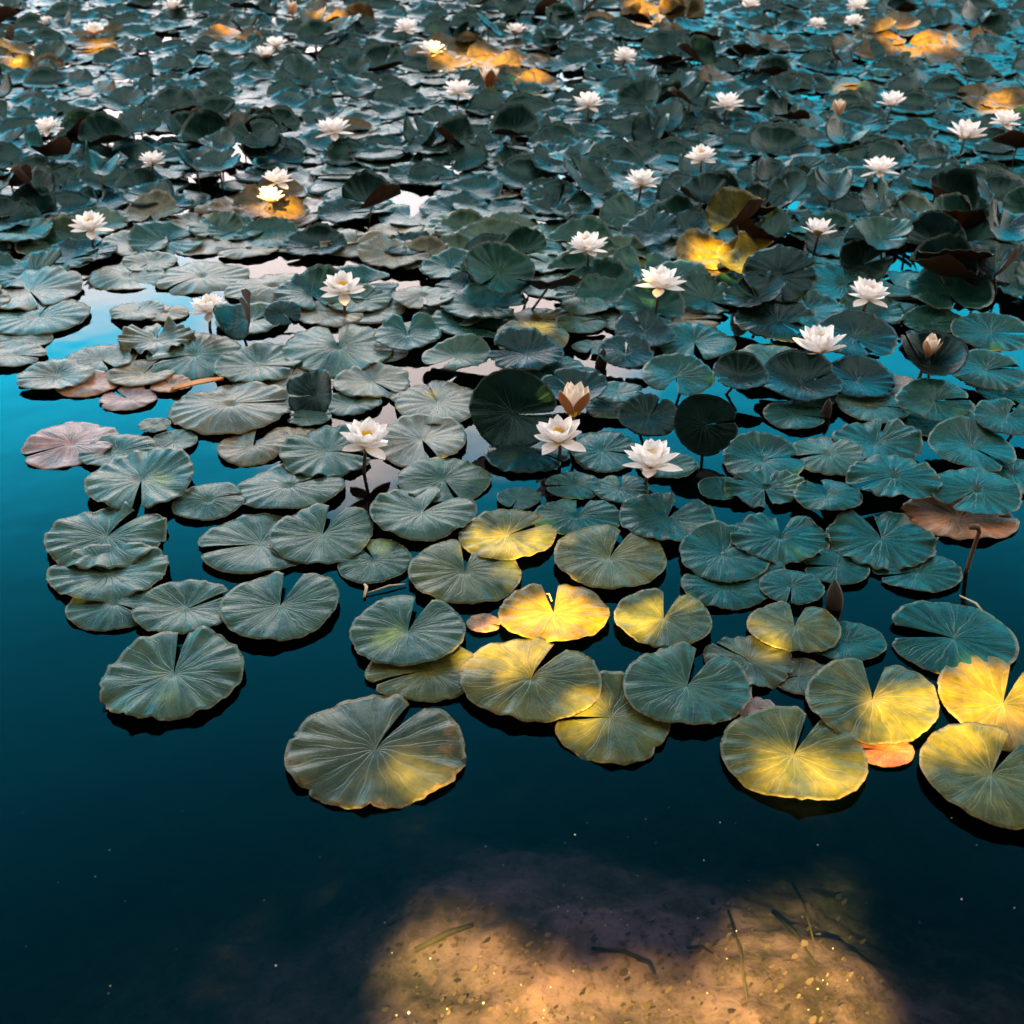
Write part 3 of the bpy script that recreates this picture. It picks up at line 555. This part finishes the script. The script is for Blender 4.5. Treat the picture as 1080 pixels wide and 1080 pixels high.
for k in range(12): VAR['curl'].append(dict(notch=rnd.uniform(4, 14), cup=rnd.uniform(.05, .16), ruff=rnd.uniform(.03, .07), scal=.02, lift=rnd.uniform(.12, .5), lift_az=rnd.uniform(0, 6.28)))
for k in range(12): VAR['up'].append(dict(notch=rnd.uniform(3, 12), cup=rnd.uniform(.05, .28), ruff=rnd.uniform(.03, .07), scal=.016, bend=rnd.uniform(0, .7), bend_az=rnd.uniform(0, 6.28), lift=rnd.uniform(0, .3), lift_az=rnd.uniform(0, 6.28)))
proto = {k: [pad_mesh(900 + 20 * j + i, NA=76, NR=8, th=.014, **v) for i, v in enumerate(L_)] for j, (k, L_) in enumerate(VAR.items())}
cand.sort(key=lambda c: c[1])
mat_parts = []
n_ind = 300 - len(P)
for k, (gx, gy, px, py) in enumerate(cand):
    clear = any(abs(px - f[0]) < f[2] * 1.1 and -f[2] * .4 < py - f[1] < f[2] * 1.3 for f in FL)
    up = not clear and inside(px + rnd.uniform(-12, 12), py + rnd.uniform(-6, 6), RAISED)
    mixed = rnd.random()
    if up and mixed < .46:
        kind = 'up'; z = rnd.uniform(.03, .11); tl = (rnd.triangular(6, 50, 16), rnd.choice([0, 0, 0, 30, -30, 70, -70, 180]) + rnd.uniform(-25, 25)); rad = rnd.uniform(.075, .105)
        tone = rnd.choice(['dark', 'dark', 'dark', 'teal', 'teal'])  # shade and underside tone of raised leaves put into a darker colour
    elif up or mixed < .5:
        kind = 'curl'; z = rnd.uniform(.008, .045 if up else .022); tl = (rnd.uniform(0, 7), rnd.uniform(-60, 60)); rad = rnd.uniform(.085, .125); tone = rnd.choice(['grey', 'teal', 'teal', 'dark'])
    else:
        kind = 'flat'; z = rnd.uniform(.004, .014); tl = (rnd.uniform(0, 4), rnd.uniform(0, 360)); rad = rnd.uniform(.09, .135); tone = rnd.choice(['grey', 'grey', 'teal', 'tan' if rnd.random() < .3 else 'grey'])
    if not up and not clear and rnd.random() < .04: kind, z, tl = 'up', rnd.uniform(.03, .07), (rnd.uniform(15, 38), rnd.uniform(-50, 50)); tone = 'dark'
    rot = tilt_mat(*tl) @ Matrix.Rotation(rnd.uniform(0, 6.28), 3, 'Z'); vi = rnd.randrange(12)
    if kind == 'curl': rot = tilt_mat(*tl) @ Matrix.Rotation(math.pi / 2 - VAR['curl'][vi]['lift_az'] + rnd.uniform(-.8, .8), 3, 'Z')
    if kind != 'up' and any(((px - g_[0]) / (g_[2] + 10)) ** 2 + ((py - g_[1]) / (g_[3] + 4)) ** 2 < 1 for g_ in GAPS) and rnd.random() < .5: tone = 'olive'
    if any(((px - g_[0]) / (g_[2] + 6)) ** 2 + ((py - g_[1]) / (g_[3] + 4)) ** 2 < 1 for g_ in GAPS): tone = 'gold' if kind != 'up' else 'olive'  # yellow of the sun patches painted into the pads lying in them
    if tone == 'grey' and px < 470 and py > 185 and rnd.random() < .7: tone = 'pale'  # cloud sheen on the left put into the colour here too
    if k < n_ind:
        look = {'flat': 'flat ', 'curl': 'curled ', 'up': 'tilted '}[kind] + WORD[tone]
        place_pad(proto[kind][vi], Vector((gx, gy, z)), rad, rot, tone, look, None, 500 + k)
    else:
        mat_parts.append((kind, vi, Vector((gx, gy, z)), rad, rot))
print('pads', len(P), 'behind', len(cand), 'in the mat', len(mat_parts))
VV, FF, MI, LP, TN = [], [], [], [], []; nb = 0
lows = {k: [pad_geo(900 + 20 * j + i, NA=44, NR=5, th=.016, **v) for i, v in enumerate(L_)] for j, (k, L_) in enumerate(VAR.items())}
for kind, vi, p, rad, rot in mat_parts:
    V, Fc, mi, lp = lows[kind][vi]
    M = np.array((rot * rad).to_3x3() if False else rot) * rad
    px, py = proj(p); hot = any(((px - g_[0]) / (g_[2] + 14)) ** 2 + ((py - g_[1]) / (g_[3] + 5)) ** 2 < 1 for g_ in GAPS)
    TN.append(np.full(len(V), rnd.uniform(.15, .9) if hot and rnd.random() < .6 else rnd.uniform(.3, .8) if rnd.random() < .02 else 0.0))  # sunlit amber put into pads in the gaps; stray ones are aged leaves
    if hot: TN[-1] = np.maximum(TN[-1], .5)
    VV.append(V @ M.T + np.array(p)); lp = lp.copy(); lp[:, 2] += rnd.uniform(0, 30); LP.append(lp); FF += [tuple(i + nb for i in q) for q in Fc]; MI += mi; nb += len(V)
    if p.z > .05:
        tv, tf = tube([p, Vector((p.x, p.y + .02, -.05))], [.0035, .004], 5)
        VV.append(np.array([tuple(q) for q in tv])); LP.append(np.zeros((len(tv), 3))); TN.append(np.zeros(len(tv))); FF += [tuple(i + nb for i in q) for q in tf]; MI += [1] * len(tf); nb += len(tv)
me = mesh('far_lily_pads', np.concatenate(VV), FF, True, MI); attr(me, 'lp', np.concatenate(LP)); ta = me.attributes.new('sun_age_tint', 'FLOAT', 'POINT'); ta.data.foreach_set('value', np.concatenate(TN).astype(np.float32)); me.materials.append(M_LEAF); me.materials.append(M_UNDER)
far = link('far_lily_pads', me); far.color = (.004, .015, .012, .50)
tag(far, 'crowded mat of small overlapping lily pads covering the far end of the pond', 'lily pads', None, 'stuff')

# ------------------------------------------------------------------ water lilies
def petal_geo(Lg, Wd, e0, e1, cupn=.35, nu=6, nv=9, tip_pow=.75):
    """petal along +x from the origin, rising from elevation e0 to e1"""
    V, pv = [], []; x = z = 0.0
    for j in range(nv + 1):
        s = j / nv; e = R(e0 + (e1 - e0) * s)
        if j: x += Lg / nv * math.cos(e); z += Lg / nv * math.sin(e)
        hw = Wd * .66 * (max(0.0, math.sin(math.pi * (0.10 + 0.90 * s ** 1.15)))) ** tip_pow if j < nv else Wd * .02
        for i in range(nu + 1):
            u = i / nu * 2 - 1; q = cupn * hw * (u * u)
            V.append((x - q * math.sin(e), u * hw, z + q * math.cos(e))); pv.append((u, s, 0))
    Fc = [(j * (nu + 1) + i, (j + 1) * (nu + 1) + i, (j + 1) * (nu + 1) + i + 1, j * (nu + 1) + i + 1) for j in range(nv) for i in range(nu)]
    return V, Fc, pv
def petal_mesh(name, mats, double=False, **kw):
    V, Fc, pv = petal_geo(**kw); mi = [0] * len(Fc)
    if double:
        n = len(V); V = V + [(a + .0003, b_, c - .0012) for a, b_, c in V]; pv = pv + pv; F2 = [tuple(i + n for i in q[::-1]) for q in Fc]; Fc = Fc + F2; mi += [1] * len(F2)
    me = mesh(name, V, Fc, True, mi); attr(me, 'pv', pv)
    for q in mats: me.materials.append(q)
    return me
def shape_set(kind):
    d = {}
    if kind == 'open': W = [(4, -8, 6, .070, .028, 'sepal'), (7, 14, 34, .072, .026, 'petal'), (8, 32, 54, .071, .027, 'petal'), (8, 46, 68, .064, .025, 'petal'), (6, 56, 76, .046, .020, 'petal')]
    elif kind == 'wide': W = [(4, -14, 0, .072, .025, 'sepal'), (8, 12, 30, .074, .024, 'petal'), (9, 28, 48, .072, .024, 'petal'), (8, 44, 62, .064, .023, 'petal'), (7, 55, 74, .048, .019, 'petal')]
    elif kind == 'cup': W = [(4, 12, 30, .066, .027, 'sepal'), (7, 30, 52, .068, .024, 'petal'), (7, 42, 68, .064, .023, 'petal'), (6, 55, 80, .056, .021, 'petal'), (5, 66, 92, .046, .018, 'petal')]
    elif kind == 'half': W = [(4, 48, 78, .074, .030, 'sepal'), (6, 55, 84, .072, .026, 'petal'), (5, 66, 92, .068, .024, 'petal')]
    else: W = [(3, 50, 80, .050, .020, 'sepal'), (4, 58, 88, .052, .018, 'petal'), (3, 70, 95, .045, .016, 'petal')]
    for q, (n, e0, e1, Lg, Wd, nm) in enumerate(W):
        if nm == 'sepal':
            inner = M_BLUSH if kind in ('half', 'bud') else M_PETAL; outer = M_RUST if kind == 'half' else M_SEPAL
            d[q] = [(petal_mesh('sepal', [inner, outer], True, Lg=Lg, Wd=Wd, e0=e0 + v, e1=e1 + v, cupn=.3, tip_pow=.8)) for v in (-4, 3)]
        else: d[q] = [petal_mesh('petal', [M_BLUSH if kind in ('half', 'bud') else M_PETAL], False, Lg=Lg * s_, Wd=Wd, e0=e0 + v, e1=e1 + v, cupn=.45) for v, s_ in ((-4, 1.0), (4, .96))]
    return W, d
SETS = {k: shape_set(k) for k in ('open', 'wide', 'cup', 'half', 'bud')}
q = random.Random(3); sp_ = []
for k in range(56):
    a = q.uniform(0, 6.28); r0 = q.uniform(.002, .014); h = q.uniform(.028, .036); r1 = r0 * .9 + q.uniform(-.001, .003)
    sp_.append(tube([(r0 * math.cos(a), r0 * math.sin(a), .004), (r1 * 1.15 * math.cos(a), r1 * 1.15 * math.sin(a), h * .6), (r1 * .8 * math.cos(a), r1 * .8 * math.sin(a), h + .004)], [.0010, .0014, .0009], 5))
sp_.append(tube([(0, 0, 0), (0, 0, .006), (0, 0, .012)], [.008, .010, .006], 12))
ME_ST = mesh('stamens', *join(sp_)); ME_ST.materials.append(M_STAMEN)
def whorl_mesh(W, d, seed, what):
    V, Fc, mi, pv, mats = [], [], [], [], []
    q_ = random.Random(seed)
    for k, (n, e0, e1, Lg, Wd, nm) in enumerate(W):
        if nm != what: continue
        me0 = d[k][0]
        for i in range(n):
            me0 = d[k][q_.randrange(2)]; a = 2 * math.pi * (i + k * .5) / n + q_.uniform(-.12, .12); Mx = Matrix.Rotation(a, 4, 'Z') @ Matrix.Translation((.004, 0, .001 * k))
            b0 = len(V); V += [Mx @ v.co for v in me0.vertices]; pv += [tuple(p_.vector) for p_ in me0.attributes['pv'].data]
            Fc += [tuple(j + b0 for j in p_.vertices) for p_ in me0.polygons]; mi += [p_.material_index for p_ in me0.polygons]
        mats = list(me0.materials)
    me = mesh(what + 's', V, Fc, True, mi); attr(me, 'pv', pv)
    for x_ in mats: me.materials.append(x_)
    return me
WH = {}
for k_, (W, d) in SETS.items():
    WH[k_] = [(whorl_mesh(W, d, s_, 'petal'), whorl_mesh(W, d, s_, 'sepal')) for s_ in range(3)]
rnd = random.Random(8)
landmarks = []
PW = {'open': .138, 'wide': .150, 'cup': .118, 'half': .072, 'bud': .046}
for i, (x, y, wd, kind, z, lab, short) in enumerate(FL):
    if y < 345 and y > 60: z += .025
    name = 'water_lily_bud' if kind == 'bud' else 'water_lily'
    p = at(x, y, z + .02); p.z = z; s_ = wd * depth(p) / F / PW[kind]
    s_ = min(1.55, max(.7, s_))
    rt = bpy.data.objects.new(name, None); COL.objects.link(rt); rt.location = p
    lean = {'cup': 8, 'half': 10, 'bud': 14}.get(kind, 4)
    rt.rotation_euler = (R(rnd.uniform(-lean, lean) + (6 if kind == 'open' else 0)), R(rnd.uniform(-lean, lean)), rnd.uniform(0, 6.28)); rt.scale = (s_,) * 3
    tag(rt, lab, 'water lily', 'water lilies in bloom')
    W, d = SETS[kind]
    if wd >= 34:
        for k, (n, e0, e1, Lg, Wd, nm) in enumerate(W):
            for j in range(n):
                a = 2 * math.pi * (j + k * .5) / n + rnd.uniform(-.12, .12)
                po = bpy.data.objects.new(nm, d[k][rnd.randrange(2)]); COL.objects.link(po); po.parent = rt
                po.rotation_euler = (rnd.uniform(-.08, .08), rnd.uniform(-.10, .08), a); po.location = (.004 * math.cos(a), .004 * math.sin(a), .001 * k); k2 = rnd.uniform(.9, 1.06); po.scale = (k2, k2, k2)
    else:
        a_, b_ = WH[kind][rnd.randrange(3)]
        for nm, me in (('petals', a_), ('sepals', b_)):
            po = bpy.data.objects.new(nm, me); COL.objects.link(po); po.parent = rt
    if kind != 'bud':
        po = bpy.data.objects.new('stamens', ME_ST); COL.objects.link(po); po.parent = rt
    # stalk, in the flower's own frame
    Mi = (Matrix.LocRotScale(p, rt.rotation_euler, rt.scale)).inverted()
    base = Vector((p.x + rnd.uniform(-.01, .01) - .004, p.y - (.0 if i else .0), -.25))
    pts = [Mi @ Vector(p), Mi @ (p.lerp(Vector((base.x, base.y, p.z * .4)), .6) + Vector((.002, 0, 0))), Mi @ Vector((base.x, base.y, 0)), Mi @ base]
    st = link('stalk', mesh('stalk', *tube(pts, [.0042 / s_, .0040 / s_, .0043 / s_, .0045 / s_], 8)), M_STALK, rt)
    if short: landmarks.append((x, y, short))

# ------------------------------------------------------------------ small single things
def single(name, V, Fc, mat, label, cat, group=None):
    me = mesh(name, V, Fc); o = link(name, me, mat); tag(o, label, cat, group); return o
p0 = at(1019, 603, 0); z1 = .088
V, Fc = tube([p0 + Vector((-.004, 0, -.2)), p0, p0 + Vector((.006, .004, z1 * .6)), p0 + Vector((.010, .004, z1)), p0 + Vector((.004, .002, z1 + .012)), p0 + Vector((-.012, 0, z1 + .012))], [.0045, .0042, .004, .004, .0065, .005], 8)
single('dead_stalk', V, Fc, simple('dead_stalk', (.06, .028, .012), .7, 90, .4), 'bent brown dead stalk sticking out of the water on the right', 'stalk')
def spade(name, x, y, hgt, wd, label, col=(.022, .014, .008), lean=(0, 0)):
    p = at(x, y, 0); V = []; Fc = []
    for j in range(9):
        s = j / 8; hw = wd / 2 * math.sin(math.pi * min(1, .12 + .88 * s)) ** .7 if j < 8 else .0004
        for k in range(8):
            a = 2 * math.pi * k / 8
            V.append((p.x + hw * math.cos(a) + lean[0] * s, p.y + hw * .35 * math.sin(a) + lean[1] * s, -.02 + (hgt + .02) * s))
    for j in range(8):
        for k in range(8): Fc.append((j * 8 + k, j * 8 + (k + 1) % 8, j * 8 + 8 + (k + 1) % 8, j * 8 + 8 + k))
    Fc.append(tuple(range(8))[::-1]); Fc.append(tuple(range(64, 72)))
    return single(name, V, Fc, simple(name, col, .45, 60, .4), label, 'young leaf', 'rolled young leaves')
spade('rolled_leaf', 881, 643, .060, .034, 'dark rolled young leaf standing in the water before the teal pads', lean=(-.006, .01))
spade('rolled_leaf', 870, 440, .050, .026, 'small dark rolled leaf beside the flat grey-green pad, farther back', lean=(.004, 0))
spade('rolled_leaf', 632, 388, .055, .03, 'dark pointed rolled leaf in the crowded middle of the pond', lean=(.01, 0))
# orange reed leaf on the left
a, b_ = at(180, 411, .012), at(236, 399, .028); md = a.lerp(b_, .5) + Vector((0, .004, .006))
V, Fc = [], []
for j in range(13):
    s = j / 12; q = (a * (1 - s) ** 2 + md * 2 * s * (1 - s) + b_ * s * s); hw = .012 * math.sin(math.pi * (.06 + .92 * s)) ** .6
    for (o1, o2) in ((-1, .002), (0, -.003), (1, .002), (0, -.006)): V.append(q + Vector((-.35 * o1 * hw, o1 * hw, o2)))
for j in range(12):
    for k in range(4): Fc.append((j * 4 + k, j * 4 + (k + 1) % 4, j * 4 + 4 + (k + 1) % 4, j * 4 + 4 + k))
Fc += [(0, 1, 2, 3), (51, 50, 49, 48)]
single('reed_leaf', V, Fc, simple('reed_leaf', (.55, .20, .035), .5, 80, .35), 'narrow orange-brown withered reed leaf lying across the pads on the left', 'reed leaf')
def twig(pts, rad, label, mat, name='twig', grp='twigs in the pond'):
    V, Fc = tube(pts, rad, 6); return single(name, V, Fc, mat, label, 'twig', grp)
M_TW = simple('twig_pale', (.13, .075, .055), .8, 70, .4); M_TWD = simple('twig_dark', (.06, .035, .028), .8, 70, .4); M_STRAW = simple('straw', (.42, .32, .18), .6, 50, .3)
def onbed(px, py, up=.006):
    z = -.2
    for _ in range(6):
        p = at(px, py, z); z = float(bed_z(np.array(p.x), np.array(p.y))) + up
    return at(px, py, z)
for (ax, ay, bx, by, r_, mt, lab) in [(438, 1002, 498, 976, .0045, M_TW, 'thick pale twig on the sunlit pond bottom, farthest left'), (624, 1000, 686, 1016, .003, M_TWD, 'thin dark twig lying in the notch of the sunlit bottom'),
        (672, 1012, 690, 1028, .0022, M_TWD, 'short dark twig crossing the end of the thin one'), (768, 960, 788, 1055, .002, M_TW, 'long thin twig along the right part of the sunlit bottom'),
        (815, 962, 860, 1018, .0026, M_TWD, 'slanting twig in the lit right corner of the pond bottom'), (835, 930, 858, 992, .0018, M_TW, 'thinnest twig, reaching past the far rim of the lit bottom'), (725, 1000, 752, 1006, .002, M_TWD, 'tiny twig between the two lit lobes of the bottom')]:
    A, B = onbed(ax, ay), onbed(bx, by); md = A.lerp(B, .5) + Vector((.004, .003, .005))
    twig([A, md, B], [r_, r_ * 1.1, r_ * .7], lab, mt)
for (ax, ay, bx, by, r_, lab) in [(1012, 628, 1042, 652, .0022, 'pale dry straw curving beside the wide-notched teal pad'), (386, 626, 428, 616, .002, 'thin brown straw floating between two grey-green pads, joined to a short one'), (382, 614, 384, 630, .0032, 'short pale broken straw end poking up beside a brown straw'),
                                 (570, 626, 582, 634, .002, 'tiny curled straw inside the notch of the bright yellow pad')]:
    A, B = at(ax, ay, .004), at(bx, by, .004); md = A.lerp(B, .5) + Vector((.006, .006, .003))
    twig([A, md, B], [r_ * .5, r_, r_ * .7], lab, M_STRAW, 'straw', 'straws floating on the water')
# fine floating specks and rotting litter on the bed: nobody could count them
rnd = random.Random(77); parts = []
for _ in range(80):
    px, py = rnd.uniform(20, 1070), rnd.uniform(850, 1075); 
    if rnd.random() < .5: px = rnd.gauss(640, 150)
    p = at(px, py, .0012); r_ = rnd.uniform(.0005, .0011) * (1.9 if rnd.random() < .10 else 1)
    parts.append(([p + Vector((r_ * math.cos(a), r_ * math.sin(a), 0)) for a in (0, 2.1, 4.2)] + [p + Vector((0, 0, r_)), p - Vector((0, 0, r_))], [(0, 1, 3), (1, 2, 3), (2, 0, 3), (1, 0, 4), (2, 1, 4), (0, 2, 4)]))
o = link('floating_specks', mesh('floating_specks', *join(parts)), simple('speck', (.75, .72, .62), .6)); tag(o, 'fine pale specks of pollen drifting on the dark water', 'specks', None, 'stuff')
parts = []
for _ in range(340):
    px, py = rnd.uniform(380, 930), rnd.uniform(945, 1085); p = onbed(px, py, .004); r_ = rnd.triangular(.0015, .010, .003); a0 = rnd.uniform(0, 6.28)
    n = Vector((rnd.gauss(0, .25), rnd.gauss(0, .25), 1)).normalized(); u = n.orthogonal().normalized(); v = n.cross(u); k = rnd.randint(5, 7)
    ring = [p + (u * math.cos(a0 + 6.28 * j / k) * rnd.uniform(.6, 1.3) + v * .55 * math.sin(a0 + 6.28 * j / k) * rnd.uniform(.6, 1.3)) * r_ for j in range(k)]
    parts.append((ring + [q - n * .0012 for q in ring], [tuple(range(k)), tuple(range(2 * k - 1, k - 1, -1))] + [(j, j + k, (j + 1) % k + k, (j + 1) % k) for j in range(k)]))
m, t, b, o_ = newmat('rotten_litter'); geo = t.nodes.new('ShaderNodeNewGeometry')
t.links.new(mixc(t, geo.outputs['Random Per Island'], (.09, .045, .035), (.40, .20, .18)), b.inputs['Base Color']); b.inputs['Roughness'].default_value = .8
o = link('leaf_litter', mesh('leaf_litter', *join(parts), smooth_=False), m); tag(o, 'rotting leaf scraps strewn over the sunlit pond bottom', 'litter', None, 'stuff')

# ------------------------------------------------------------------ labels of the pads: look, then where each stands from a flower or another mark
landmarks += [(1022, 570, 'the bent dead stalk'), (881, 630, 'the dark rolled young leaf'), (205, 405, 'the orange reed leaf'), (640, 985, 'the sunlit pond bottom'), (934, 790, 'the red-orange sunken pad'), (75, 468, 'the pale pinkish pad'), (510, 657, 'the small orange pad'), (584, 645, 'the bright yellow pad'), (744, 448, 'the tall upright dark pad'), (396, 789, 'the largest tattered pad')]
ORD = ['nearest', 'second', 'third', 'fourth', 'fifth', 'sixth', 'seventh', 'eighth', 'ninth', 'tenth', 'eleventh', 'twelfth', 'thirteenth', 'fourteenth', 'fifteenth', 'sixteenth']
buck = {}
for e in pads:
    o, look, lab = e
    if lab: o['label'] = lab; continue
    px, py = proj(o.matrix_basis.translation)
    dist = lambda l: math.hypot(px - l[0], 1.6 * (py - l[1]))
    lm = min(landmarks, key=dist); dx, dy = px - lm[0], 1.6 * (py - lm[1])
    d = ('to the right of' if dx > 0 else 'to the left of') if abs(dx) > abs(dy) else ('in front of' if dy > 0 else 'behind')
    buck.setdefault((lm[2], d), []).append((dist(lm), o, look))
for (lm, d), L_ in buck.items():
    L_.sort(key=lambda q: q[0])
    for k, (_, o, look) in enumerate(L_):
        o['label'] = f'{look} lily pad, {ORD[min(k, 15)]} {d} {lm}'
